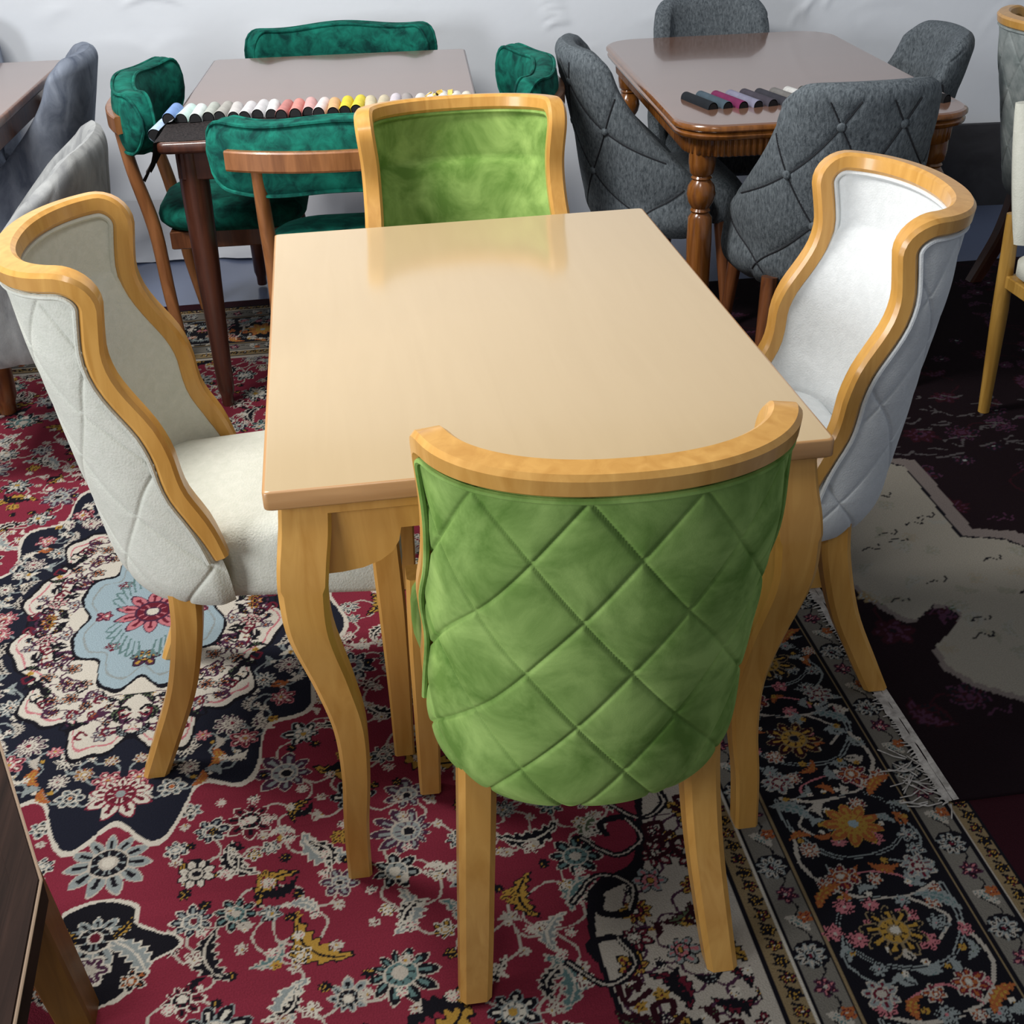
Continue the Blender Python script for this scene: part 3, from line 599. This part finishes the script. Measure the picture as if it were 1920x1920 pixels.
# ------------------------------------------------------------------ main table
def main_table():
    t = thing('dining_table', 'tan topped square dining table with pale wooden cabriole legs, centre of the carpet', 'table', (0, 0, 0))
    W, L, H = .3985, .5846, .76
    mb = MB(); mb.rings([[(x, y, z) for x, y in rrect(W - d, L - d, .008, 3)] for z, d in ((.731, .003), (.733, .0005), (.7345, 0))] + [[(x, y, z) for x, y in rrect(W - d, L - d, .008, 3)] for z, d in ((.757, 0), (.759, .001), (.76, .004))], cap1=False)
    mb.build('table_edge', M['tan_edge'], t, angle=60)
    mb = MB(); mb.rings([[(x, y, .76) for x, y in rrect(W - .004, L - .004, .008, 3)], [(x, y, .7601) for x, y in rrect(W - .006, L - .006, .008, 3)]], cap0=False); mb.build('tabletop', M['tan_top'], t, smooth=False)
    leg = spl([(.731, .054, .036), (.68, .049, .0365), (.63, .041, .0365), (.58, .037, .035), (.51, .040, .0325), (.40, .0625, .0285), (.30, .0785, .0255), (.20, .0785, .0225), (.105, .0705, .0205), (0, .0673, .0198)], 5)
    for sx in (-1, 1):
        for sy in (-1, 1):
            mb = MB(); mb.rings([sq_ring(sx * (W - d), sy * (L - d), z, h, h, h * (.14 if z > .6 else .24)) for z, d, h in leg][::-1]); mb.build('leg', M['oak'], t, angle=30)
    def apron(axis, sgn):
        half = (W if axis == 0 else L) - .055
        prof = [(-half, .731), (half, .731)]
        br = [(half - .0, .610), (half - .04, .611), (half - .07, .615), (half - .095, .624), (half - .113, .637), (half - .123, .654), (half - .127, .674)]
        prof += br + [(-u, z) for u, z in br[::-1]]
        d = (L if axis == 0 else W) - .024; mb = MB()
        mk = lambda off: [((u, sgn * (d - off), z) if axis == 0 else (sgn * (d - off), u, z)) for u, z in prof]
        mb.rings([mk(0), mk(.026)])
        # small moulding under the top
        m2 = lambda u, dd, z: (u, sgn * dd, z) if axis == 0 else (sgn * dd, u, z)
        hh = half - .02; mb.rings([[m2(uu, d + .008, .712), m2(uu, d + .008, .731), m2(uu, d - .002, .731), m2(uu, d - .002, .706)] for uu in (-hh, hh)])
        mb.build('apron', M['oak'], t, smooth=False)
    for a in (0, 1):
        for s in (-1, 1): apron(a, s)
main_table()

# ------------------------------------------------------------------ green chairs with wooden rails
def make_green_chair(label):
    t = thing('side_chair', label, 'chair')
    # banana cushion
    arc = lambda u: np.array([.325 * math.sin(u * 1.15) / math.sin(1.15), -.06 + .105 * (1 - math.cos(u * 1.15)) / (1 - math.cos(1.15)), 0])
    rings = []; pip1, pip2 = [], []
    for k in range(41):
        u = -1 + 2 * k / 40; c = arc(u); T = arc(min(u + .01, 1)) - arc(max(u - .01, -1)); T /= np.linalg.norm(T); N = np.array([T[1], -T[0], 0])
        e = 1 - abs(u); s = max(math.sqrt(1 - (1 - min(1, e / .24)) ** 2), .22)
        hz = .090 * s; hn = .043 * (.6 + .4 * s); zc = .752 + .006 * math.cos(2 * pi * u)
        ring = []
        for q in range(20):
            a = 2 * pi * q / 20; ca, sa = math.cos(a), math.sin(a)
            ring.append(c + N * hn * math.copysign(abs(ca) ** .6, ca) + np.array([0, 0, zc + hz * math.copysign(abs(sa) ** .75, sa)]))
        rings.append(ring)
        pip1.append((c + N * hn * .72, zc, hz)); pip2.append((c - N * hn * .72, zc, hz))
    mb = MB(); mb.rings(rings); cush = mb.build('backrest', M['emerald'], t, angle=60)
    for pp in (pip1, pip2):
        P = [tuple(p[:2]) + (z + h * .93,) for p, z, h in pp] + [tuple(p[:2]) + (z - h * .93,) for p, z, h in pp[::-1]]
        mb = MB(); mb.tube(P, .005, 6, closed=True); mb.build('piping', M['emerald'], cush)
    # rail
    rr = []
    for k in range(25):
        u = (-1 + 2 * k / 24) * .72; c = arc(u); T = arc(u + .01) - arc(u - .01); T /= np.linalg.norm(T); N = np.array([T[1], -T[0], 0])
        rr.append([c + N * n_ + np.array([0, 0, z]) for n_, z in ((.040, .728), (.058, .726), (.061, .731), (.061, .772), (.058, .776), (.040, .776))])
    mb = MB(); mb.rings(rr); mb.build('back_rail', M['teak'], t, angle=30)
    rings = []
    for z, d in [(.405, .04), (.41, .015), (.425, .002), (.445, 0), (.462, .006), (.474, .025), (.481, .06), (.484, .12)]:
        rings.append([(x * (1 - .08 * (y < .2) * (.2 - y) / .2), y, z) for x, y in rrect(.245 - d, .23 - d, .14 - d * .5, 8, 0, .22)])
    mb = MB(); mb.rings(rings); mb.build('seat', M['emerald'], t, angle=60)
    mb = MB(); 
    for y0 in (.03, .39): mb.box(-.2, .2, y0, y0 + .025, .35, .405)
    for x0 in (-.2, .175): mb.box(x0, x0 + .025, .03, .41, .35, .405)
    mb.build('seat_frame', M['walnut'], t, angle=30)
    for s in (-1, 1):
        ps = [(s * .240, .03, 0), (s * .220, .005, .2), (s * .208, -.010, .42), (s * .210, -.045, .6), (s * .212, -.062, .735)]
        P = spl(ps, 5); mb = MB(); mb.tube(P, list(np.interp(P[:, 2], [0, .2, .45, .74], [.014, .02, .022, .018])), 12); mb.build('leg', M['teak'], t)
    for s in (-1, 1):
        mb = MB(); mb.tube([(s * .24, .43, 0), (s * .225, .41, .2), (s * .205, .39, .38)], [.013, .018, .022], 12); mb.build('leg', M['walnut'], t)
    return t
GG = 'emerald green chairs around the brown table'
g1 = make_green_chair('emerald green chair with wooden rail, its back close behind the far lime chair'); g1['group'] = GG
g1.location = (-.235, 1.215, .003); g1.scale = (1, 1, 1.03); g1.rotation_euler = (0, 0, R(-4))
dup(g1, 'emerald green chair at the far end of the brown table, against the wall', (-.19, 2.79, .003), 176, group=GG)
dup(g1, 'emerald green chair on the left side of the brown table, seen in profile', (-.80, 2.06, .003), -93, group=GG)
dup(g1, 'emerald green chair on the right side of the brown table, beside a grey tufted chair', (.345, 1.93, .003), 87, group=GG)

def brown_table(name, label, loc, rz, hx, hy, leg_m, r_top=.03, rs=1.0):
    t = thing(name, label, 'table', loc, rz); t.scale = (1, 1, .785 / .76)
    mb = MB(); mb.rings([[(x, y, z) for x, y in rrect(hx - d, hy - d, .02, 4)] for z, d in ((.730, .012), (.734, .002), (.740, 0), (.754, 0), (.7585, .002), (.76, .006))]); mb.build('table_edge', leg_m, t, angle=50)
    mb = MB(); mb.rings([[(x, y, z) for x, y in rrect(hx - d, hy - d, .02, 4)] for z, d in ((.76, .007), (.7604, .009))], cap0=False); mb.build('tabletop', M['brown_top'], t, smooth=False)
    for sy in (-1, 1):
        mb = MB(); mb.box(-hx + .05, hx - .05, sy * (hy - .05) - .012, sy * (hy - .05) + .012, .655, .73); mb.build('apron', leg_m, t, angle=30)
    for sx in (-1, 1):
        mb = MB(); mb.box(sx * (hx - .05) - .012, sx * (hx - .05) + .012, -hy + .05, hy - .05, .655, .73); mb.build('apron', leg_m, t, angle=30)
    for sx in (-1, 1):
        for sy in (-1, 1):
            mb = MB(); mb.lathe(sx * (hx - .075), sy * (hy - .075), [(.016 * rs, 0), (.0175 * rs, .004), (.018 * rs, .03), (.024 * rs, .05), (.026 * rs, .15), (r_top + .006, .45), (r_top + .01, .62), (r_top + .01, .73)], 20); mb.build('leg', leg_m, t)
    return t
brown_table('dining_table', 'brown rectangular table with fabric swatches, between the emerald green chairs', (-.243, 1.955, 0), -4, .433, .61, M['mahogany'])
brown_table('dining_table', 'brown table cut off by the upper left edge, in front of a grey-blue chair', (-1.645, 2.13, 0), -2.5, .46, .66, M['walnut'], .042, 1.45)

# ------------------------------------------------------------------ grey tufted chairs
def make_grey_chair(label, fab, buttons=True, name='tufted_chair'):
    t = thing(name, label, 'chair')
    sh = Shell(table_fn([(.32, .19), (.36, .235), (.42, .234), (.50, .234), (.60, .213), (.70, .193), (.80, .182), (.90, .178)]),
               table_fn([(.32, .03), (.36, -.01), (.45, -.03), (.60, -.055), (.75, -.09), (.90, -.125)]),
               table_fn([(.32, .26), (.36, .295), (.42, .305), (.48, .265), (.54, .205), (.61, .135), (.68, .072), (.75, .024), (.82, -.006), (.90, -.045)]),
               .880, .010, .06, pw=.92)
    z0 = .325; th = .030; pa, pz, zb = .15, .27, .645
    q = lambda tt, z, a, v: th + (0 if not buttons else diamond(a, z - zb, pa, pz, depth=.004, wd=.0035, puff=.0035, soft=.018) * min(1, (1 - abs(tt)) / .1) * min(1, (1 - v) / .08))
    rim = lambda u: math.sqrt(max(0, 1 - max(0, (u - .93) / .07) ** 2))
    G1 = sh.grid(z0, 96, 110, lambda tt, z, a, v: max(q(tt, z, a, v) * min(rim(abs(tt)), rim(v)), 0))
    G2 = sh.grid(z0, 96, 60, lambda tt, z, a, v: -(.028 + .012 * (1 - tt * tt)) * min(rim(abs(tt)), rim(v)))
    mb = MB(); mb.add(*grid_faces(G1)); mb.add(*grid_faces(G2, True)); back = mb.build('backrest', fab, t, angle=180)
    if buttons:
        sm = MB()
        for sg in (-1, 1):
            for k in range(-6, 7):
                run = []
                for z in np.linspace(.36, .86, 60):
                    a = (k - sg * (z - zb) / pz) * pa
                    if abs(a) < sh.L[-1] * .93:
                        tt = math.copysign(float(np.interp(abs(a), sh.L, sh.T)), a)
                        if z < sh.ztop(tt) - .03: run.append(sh.S(tt, z) + sh.N(tt, z) * (th - .0015)); continue
                    if len(run) > 3: sm.tube(run, .0022, 5)
                    run = []
                if len(run) > 3: sm.tube(run, .0022, 5)
        sm.build('seam_cord', M['charcoal_thread'], back)
        for i in range(-4, 5):
            for j in range(-6, 7):
                a, z = i * pa / 2, zb + j * pz / 2
                if (i + j) % 2: continue
                if abs(a) > sh.L[-1] * .86 or z < .40 or z > .84: continue
                tt = math.copysign(float(np.interp(abs(a), sh.L, sh.T)), a); N = sh.N(tt, z); p = sh.S(tt, z) + N * (th - .002)
                b = MB(); Tn = np.cross(N, [0, 0, 1]); Tn /= np.linalg.norm(Tn); U = np.cross(Tn, N)
                b.rings([[p + N * d + (Tn * math.cos(2 * pi * k / 12) + U * math.sin(2 * pi * k / 12)) * r for k in range(12)] for r, d in ((.012, -.003), (.0125, .002), (.0105, .006), (.006, .008), (.001, .0085))])
                b.build('button', fab, back)
    rings = []
    for z, d in [(.335, .05), (.34, .02), (.36, .004), (.42, 0), (.445, .004), (.465, .02), (.476, .05), (.482, .12)]:
        rings.append([(x * (1 - .44 * max(0, (.22 - y) / .22) ** 1.25), y, z) for x, y in rrect(.228 - d, .205 - d, .08 - d * .4, 10, 0, .225)])
    mb = MB(); mb.rings(rings); mb.build('seat', fab, t, angle=60)
    for sx in (-1, 1):
        for y0, y1 in ((.04, .0), (.35, .375)):
            mb = MB(); mb.tube([(sx * .225, y1, 0), (sx * .19, y0, .345)], [.0135, .023], 14); mb.build('leg', M['walnut'], t)
    return t
GR = 'grey tufted chairs around the carved table'
k1 = make_grey_chair('charcoal chair with buttoned diamond back, its back nearest the camera at the carved table', M['charcoal']); k1['group'] = GR
k1.location = (1.100, 1.135, .009); k1.scale = (1, 1, 1.02); k1.rotation_euler = (0, 0, R(-1))
dup(k1, 'charcoal tufted chair on the left side of the carved table, seen in profile', (.595, 1.95, .009), -92, group=GR)
dup(k1, 'charcoal tufted chair behind the carved table, its top cut by the photo edge', (1.16, 2.69, .003), 176, group=GR)
dup(k1, 'charcoal tufted chair on the right side of the carved table', (1.635, 1.95, .009), 86, group=GR, sz=.975)
s1 = make_grey_chair('tall blue-grey velvet chair right of the table in the upper left', M['bluegrey'], False, 'shell_chair'); s1['group'] = 'grey chairs at the upper left table'
s1.location = (-1.125, 2.36, .003); s1.rotation_euler = (0, 0, R(90))
dup(s1, 'blue-grey chair at the upper left corner, mostly outside the photo', (-1.65, 3.08, .003), 180, group='grey chairs at the upper left table')

def make_barrel_chair(label, fab, leg_m, loc, rz, zt=.80, name='barrel_chair'):
    t = thing(name, label, 'chair', loc, rz)
    sh = Shell(table_fn([(.34, .20), (.38, .23), (.50, .245), (.70, .25), (.90, .25)]), table_fn([(.34, .03), (.38, 0), (.6, -.03), (.9, -.06)]),
               table_fn([(.34, .29), (.48, .30), (.56, .26), (.62, .21), (.68, .155), (.74, .10), (.79, .055), (.90, .01)]), zt, .03, .10)
    chn = lambda a: .005 * abs(math.sin(pi * a / .062)) ** .5
    rim = lambda u: math.sqrt(max(0, 1 - max(0, (u - .88) / .12) ** 2))
    G1 = sh.grid(.345, 120, 60, lambda tt, z, a, v: (.022 + chn(a)) * min(rim(abs(tt)), rim(v))); G2 = sh.grid(.345, 120, 40, lambda tt, z, a, v: -(.026 + chn(a)) * min(rim(abs(tt)), rim(v)))
    mb = MB(); mb.add(*grid_faces(G1)); mb.add(*grid_faces(G2, True)); mb.build('backrest', fab, t, angle=180)
    mb = MB(); mb.rings([[(x, y, z) for x, y in rrect(.225 - d, .18 - d, .09, 6, 0, .18)] for z, d in ((.35, .02), (.37, 0), (.44, 0), (.465, .02), (.475, .06))]); mb.build('seat', fab, t, angle=60)
    for sx in (-1, 1):
        for y in (.03, .345):
            mb = MB(); mb.tube([(sx * .205, y + (.13 if y > .2 else 0), 0), (sx * .18, y - (.04 if y > .2 else 0), .36)], [.014, .022], 12); mb.build('leg', leg_m, t)
    return t
make_barrel_chair('pale grey barrel chair with vertical channels behind the cream chair', M['lightgrey'], M['walnut'], (-.90, 1.25, .008), 90, .845)

# ------------------------------------------------------------------ carved table
def carved_table():
    t = thing('dining_table', 'brown rounded table with fluted apron and turned legs, between grey chairs', 'table', (1.115, 1.93, .007), -3)
    hx, hy = .415, .70; ring = lambda d, z, r=.13: [(x, y, z) for x, y in rrect(hx - d, hy - d, max(r - d, .02), 10)]
    mb = MB(); mb.rings([ring(.004, .757), ring(.012, .76)], cap0=False); mb.build('tabletop', M['brown_top'], t, smooth=False)
    mb = MB(); mb.rings([ring(.03, .715), ring(.014, .717), ring(.006, .722), ring(.004, .730), ring(.009, .736), ring(.012, .738), ring(.006, .740), ring(0, .745), ring(0, .752), ring(.004, .757)], cap0=True, cap1=False); mb.build('moulded_edge', M['carved'], t, angle=50)
    base = rrect(hx - .04, hy - .04, .10, 10)
    P = [Vector((x, y, 0)) for x, y in base]; P.append(P[0]); L = 0; pts = []
    cum = [0]
    for a, b in zip(P, P[1:]): cum.append(cum[-1] + (b - a).length)
    n = int(cum[-1] / .0035); fl_ = []
    for k in range(n):
        s = cum[-1] * k / n; i = max(j for j in range(len(cum) - 1) if cum[j] <= s); u = (s - cum[i]) / max(cum[i + 1] - cum[i], 1e-9)
        p = P[i].lerp(P[i + 1], u); tg = (P[i + 1] - P[i]).normalized(); nr = Vector((tg.y, -tg.x, 0)); fl_.append(p + nr * .008 * abs(math.sin(pi * s / .0175)))
    mb = MB(); mb.rings([[(p.x * (1 - dd), p.y * (1 - dd), z) for p in fl_] for z, dd in ((.664, .02), (.669, .004), (.70, 0), (.718, 0))]); mb.build('fluted_apron', M['carved'], t, angle=70)
    prof = [(.020, 0), (.026, .01), (.026, .03), (.018, .05), (.022, .10), (.030, .20), (.034, .30), (.036, .42), (.034, .485), (.024, .498), (.029, .505), (.025, .512), (.036, .53), (.041, .552), (.037, .575), (.026, .592), (.030, .598), (.026, .604), (.034, .612), (.038, .64), (.038, .69)]
    for sx in (-1, 1):
        for sy in (-1, 1):
            mb = MB(); mb.lathe(sx * (hx - .085), sy * (hy - .105), prof, 24); mb.build('leg', M['carved'], t, angle=50)
carved_table()

# ------------------------------------------------------------------ fabric swatches
def mid_hex(h): return fabric('swatch_' + h, tuple(c * .8 for c in lin(h)[:3]) + (1,), lin(h), scale=40, sheen=.1, bump=.2)
_sw = {}
def swatch_mesh(L, wd, hgt):
    key = (L, wd, hgt)
    if key in _sw: return _sw[key]
    n = 12; out = []; inn = []
    for k in range(n + 1):
        a = pi * k / n; out.append((-wd / 2 * math.cos(a), hgt * math.sin(a) ** .8)); inn.append((-(wd / 2 - .0035) * math.cos(a), (hgt - .0035) * math.sin(a) ** .8))
    V = []; F = []
    for y in (-L / 2, -L / 2 + .004, L / 2 - .004, L / 2):
        sh_ = .0015 if abs(abs(y) - L / 2) < 1e-9 else 0
        V += [(x * (1 - sh_ / wd), y, z - sh_ * .5) for x, z in out]
    m = n + 1; F += [[j * m + i, j * m + i + 1, (j + 1) * m + i + 1, (j + 1) * m + i] for j in range(3) for i in range(n)]
    bV = []
    for y in (-L / 2 + .0002, L / 2 - .0002): bV += [(x, y, max(z, .0)) for x, z in inn] 
    bF = [[i, i + m, i + m + 1, i + 1] for i in range(n)]
    # black core folded inside, closing the ends
    bF += [list(range(m)), [m + i for i in range(m)][::-1], [0, m - 1, 2 * m - 1, m]]
    _sw[key] = (V, F, bV, bF); return _sw[key]
ORD = ['first', 'second', 'third', 'fourth', 'fifth', 'sixth', 'seventh', 'eighth', 'ninth', 'tenth', 'eleventh', 'twelfth', 'thirteenth', 'fourteenth', 'fifteenth', 'sixteenth', 'seventeenth', 'eighteenth', 'nineteenth', 'twentieth', 'twenty-first', 'twenty-second', 'twenty-third', 'twenty-fourth', 'twenty-fifth', 'twenty-sixth']
def swatch(label, h, loc, rz, L, wd, hgt, tilt=0, group=None):
    V, F, bV, bF = swatch_mesh(L, wd, hgt)
    t = thing('fabric_swatch', label, 'fabric swatch', loc, rz, group); t.rotation_euler = (0, R(tilt), R(rz))
    obj('cover_cloth', V, F, MS.setdefault(h, mid_hex(h)), t, angle=60); obj('backing', bV, bF, M['backing'], t, angle=30)
MS = {}
row = [('b9cfe8', 'pale blue'), ('7f9fd6', 'sky blue'), ('cfe6e2', 'mint white'), ('e6efee', 'white'), ('b9beb8', 'grey green'), ('b3b1ac', 'warm grey'), ('d0cdcc', 'silver grey'), ('e2dfe2', 'off-white'), ('d9d7da', 'pearl grey'), ('eef0f0', 'white'),
       ('c98a86', 'dull rose'), ('e29a92', 'coral'), ('e3b4b2', 'pink'), ('f0e2e0', 'cream'), ('e6b888', 'apricot'), ('ecd84a', 'bright yellow'), ('f0dd55', 'lemon yellow'), ('d8cdb0', 'beige'), ('d5cab0', 'sand'), ('dcd4dc', 'lilac white'), ('a8a2a0', 'grey'),
       ('e8e4e0', 'white'), ('f1efec', 'white'), ('efeeea', 'white'), ('e9e6e0', 'ivory'), ('e6dfcf', 'ivory')]
TZ = .7855; c7, s7 = math.cos(R(-4)), math.sin(R(-4))
def on_brown(u, v): return (-.243 + u * c7 - v * s7, 1.955 + u * s7 + v * c7)
for i, (h, nm) in enumerate(row):
    if i == 0: u, v, z, tl, rz = -.458, -.36, .765, -58, -8
    elif i == 1: u, v, z, tl, rz = -.424, -.325, .796, -28, -6
    else: u, v, z, tl, rz = -.392 + (i - 2) * .0345, -.305 + .010 * math.sin(i * 1.7), TZ + .003, 0, -6 + 3 * math.sin(i * 2.3)
    x, y = on_brown(u, v); swatch(f'{nm} fabric swatch, {ORD[i]} from the left in the row on the brown table', h, (x, y, z), rz, .135, .0365, .024, tl, 'fabric swatches on the brown table')
def net_cloth():
    # black net cloth under the swatches, hanging over the left edge of the table
    us = list(np.linspace(.42, -.425, 40)) + [-.437, -.445, -.454, -.464, -.472, -.478, -.482]; V = []
    for i, u in enumerate(us):
        dz = 0 if u > -.438 else -max(0, (-.438 - u)) ** .6 * .62
        for k in range(9):
            v = -.595 + .245 * k / 8; x, y = on_brown(u, v + (.012 * math.sin(i * .9) if u < -.43 else .003 * math.sin(i)))
            V.append((x, y, .7866 + .0008 * math.sin(i * 1.3 + k) + dz * (1 + .15 * math.sin(k * 1.9))))
    F = [[i * 9 + k, i * 9 + k + 1, (i + 1) * 9 + k + 1, (i + 1) * 9 + k] for i in range(len(us) - 1) for k in range(8)]
    o = obj('net_cloth', V, F, M['net'], angle=180); tag(o, 'black net cloth under the pale swatches, hanging over the table edge', 'cloth')
net_cloth()
def yellow_scrap():
    mb = MB(); rng = random.Random(8); bx, by = on_brown(.345, -.27)
    for k in range(16):
        a = rng.uniform(-.5, 3.4); L = rng.uniform(.04, .09); h = rng.uniform(.004, .03); wd = .007
        p = [(bx + rng.uniform(-.03, .03), by + rng.uniform(-.015, .015), .789), None, None]
        p[1] = (p[0][0] + math.cos(a) * L * .5, p[0][1] + math.sin(a) * L * .3, .791 + h); p[2] = (p[0][0] + math.cos(a) * L, p[0][1] + math.sin(a) * L * .6, .789 + h * .4)
        V = []; 
        for q in p: V += [(q[0] - math.sin(a) * wd, q[1] + math.cos(a) * wd, q[2]), (q[0] + math.sin(a) * wd, q[1] - math.cos(a) * wd, q[2] + .002)]
        mb.add(V, [[0, 2, 3, 1], [2, 4, 5, 3]])
    o = mb.build('fabric_scraps', fabric('yellow_cloth', srgb(196, 160, 66), srgb(236, 208, 120), scale=40)); tag(o, 'tuft of yellow cloth strips at the right end of the pale swatch row', 'fabric scraps')
yellow_scrap()
dark = [('22262c', 'black', -10), ('4c5c68', 'steel blue', 0), ('7a2e58', 'magenta', 0), ('8a8aa0', 'lavender grey', 0), ('4a4650', 'dark purple', 0), ('3c3c44', 'charcoal', 0), ('7c7a78', 'grey', 0), ('d8d8d6', 'white', 0), ('50524e', 'dark grey', 0)]
c3, s3 = math.cos(R(-3)), math.sin(R(-3))
for i, (h, nm, d) in enumerate(dark):
    u, v = -.305 + i * .043, -.42 + .004 * math.sin(i * 2); x, y = 1.115 + u * c3 - v * s3, 1.93 + u * s3 + v * c3
    swatch(f'{nm} fabric swatch, {ORD[i]} from the left of the dark row on the carved table', h, (x, y, .7665), 12, .17, .032, .02, 0, 'fabric swatches on the carved table')
u, v = .325, -.50; x, y = 1.115 + u * c3 - v * s3, 1.93 + u * s3 + v * c3
swatch('black fabric swatch at the right end of the carved table, beyond the near charcoal chair', '1e1f22', (x, y, .7665), 30, .15, .036, .022, 0, 'fabric swatches on the carved table')

# ------------------------------------------------------------------ right edge chairs
pale = dup(ch_front, 'pale grey framed chair at the right edge, against the back wall', (1.955, 1.76, .007), -85, {'lime_green_velvet': M['pale']}, 'chairs cut by the right edge', .945)
for o in pale.children:
    if o.name.startswith('leg'):
        o.data = o.data.copy(); o.data.materials[0] = M['mahogany']
pale.rotation_euler = (0, 0, R(-85))
def channel_chair():
    t = thing('channel_chair', 'cream channel-stitched chair with yellow wooden legs at the right edge', 'chair', (1.672, .93, .007), 180, 'chairs cut by the right edge')
    mb = MB()
    for k in range(7):
        a = (-3 + k) * .068; rings = []
        for j in range(13):
            z = .51 + .33 * j / 12; s = math.sin(pi * (.06 + .88 * j / 12)) ** .4
            rings.append([(a + .039 * (.8 + .2 * s) * math.cos(2 * pi * q / 12), -.02 - .10 * (j / 12) + .10 * (a / .2) ** 2 + .036 * s * math.sin(2 * pi * q / 12), z) for q in range(12)])
        mb.rings(rings)
    mb.build('backrest', M['cream'], t, angle=60)
    mb = MB(); mb.rings([[(x, y, z) for x, y in rrect(.205 - d, .225 - d, .08, 6, 0, .225)] for z, d in ((.40, .02), (.415, 0), (.45, 0), (.47, .02), (.48, .07))]); mb.build('seat', M['cream'], t, angle=60)
    mb = MB(); mb.box(-.205, .205, .0, .43, .365, .40); mb.build('seat_frame', M['pine'], t, angle=30)
    for s in (-1, 1):
        mb = MB(); mb.tube([(s * .198, 0.0, 0), (s * .198, 0, .3), (s * .198, -.01, .56)], [.0155, .022, .018], 14); mb.build('leg', M['pine'], t)
        mb = MB(); mb.tube([(s * .20, .41, 0), (s * .20, .40, .37)], [.0155, .022], 14); mb.build('leg', M['pine'], t)
channel_chair()

# ------------------------------------------------------------------ worn table in the lower left corner
def worn_table():
    t = thing('side_table', 'worn dark brown low table cut off by the lower left corner', 'table', (-.757, -.743, 0), 0)
    poly = [(-.131, .36), (.070, -.185), (.078, -.40), (.03, -.75), (-.65, -.75), (-.75, .25)]
    pl = lambda k, z: [(x * (1 - k) - .3 * k, y * (1 - k) - .2 * k, z) for x, y in poly]
    mb = MB(); mb.rings([pl(.01, .412), pl(0, .416), pl(0, .446), pl(.008, .45)][::1]); mb.build('tabletop', M['old_top'], t, angle=30)
    q = lambda k, z: [(x * (1 - k) - .3 * k, y * (1 - k) - .2 * k, z) for x, y in poly[:4]]
    mb = MB(); mb.tube([(x - .002, y, .4495) for x, y in poly[:4]], .0022, 6); mb.build('worn_edge', plain('bare_worn_wood', srgb(150, 128, 108), .6), t)
    mb = MB(); mb.rings([q(.012, .449), q(.014, .4525), q(.10, .4525), q(.102, .449)], closed=False, cap0=False, cap1=False); mb.build('border_strip', M['old_top'], t, angle=30)
    for x, y in ((0, 0), (-.6, .1), (-.02, -.65), (-.56, -.65)):
        mb = MB(); mb.rings([sq_ring(x - .055 * z / .412, y, z, h, h, .004) for z, h in ((0, .026), (.2, .030), (.412, .033))]); mb.build('leg', M['old_leg'], t, angle=30)
worn_table()
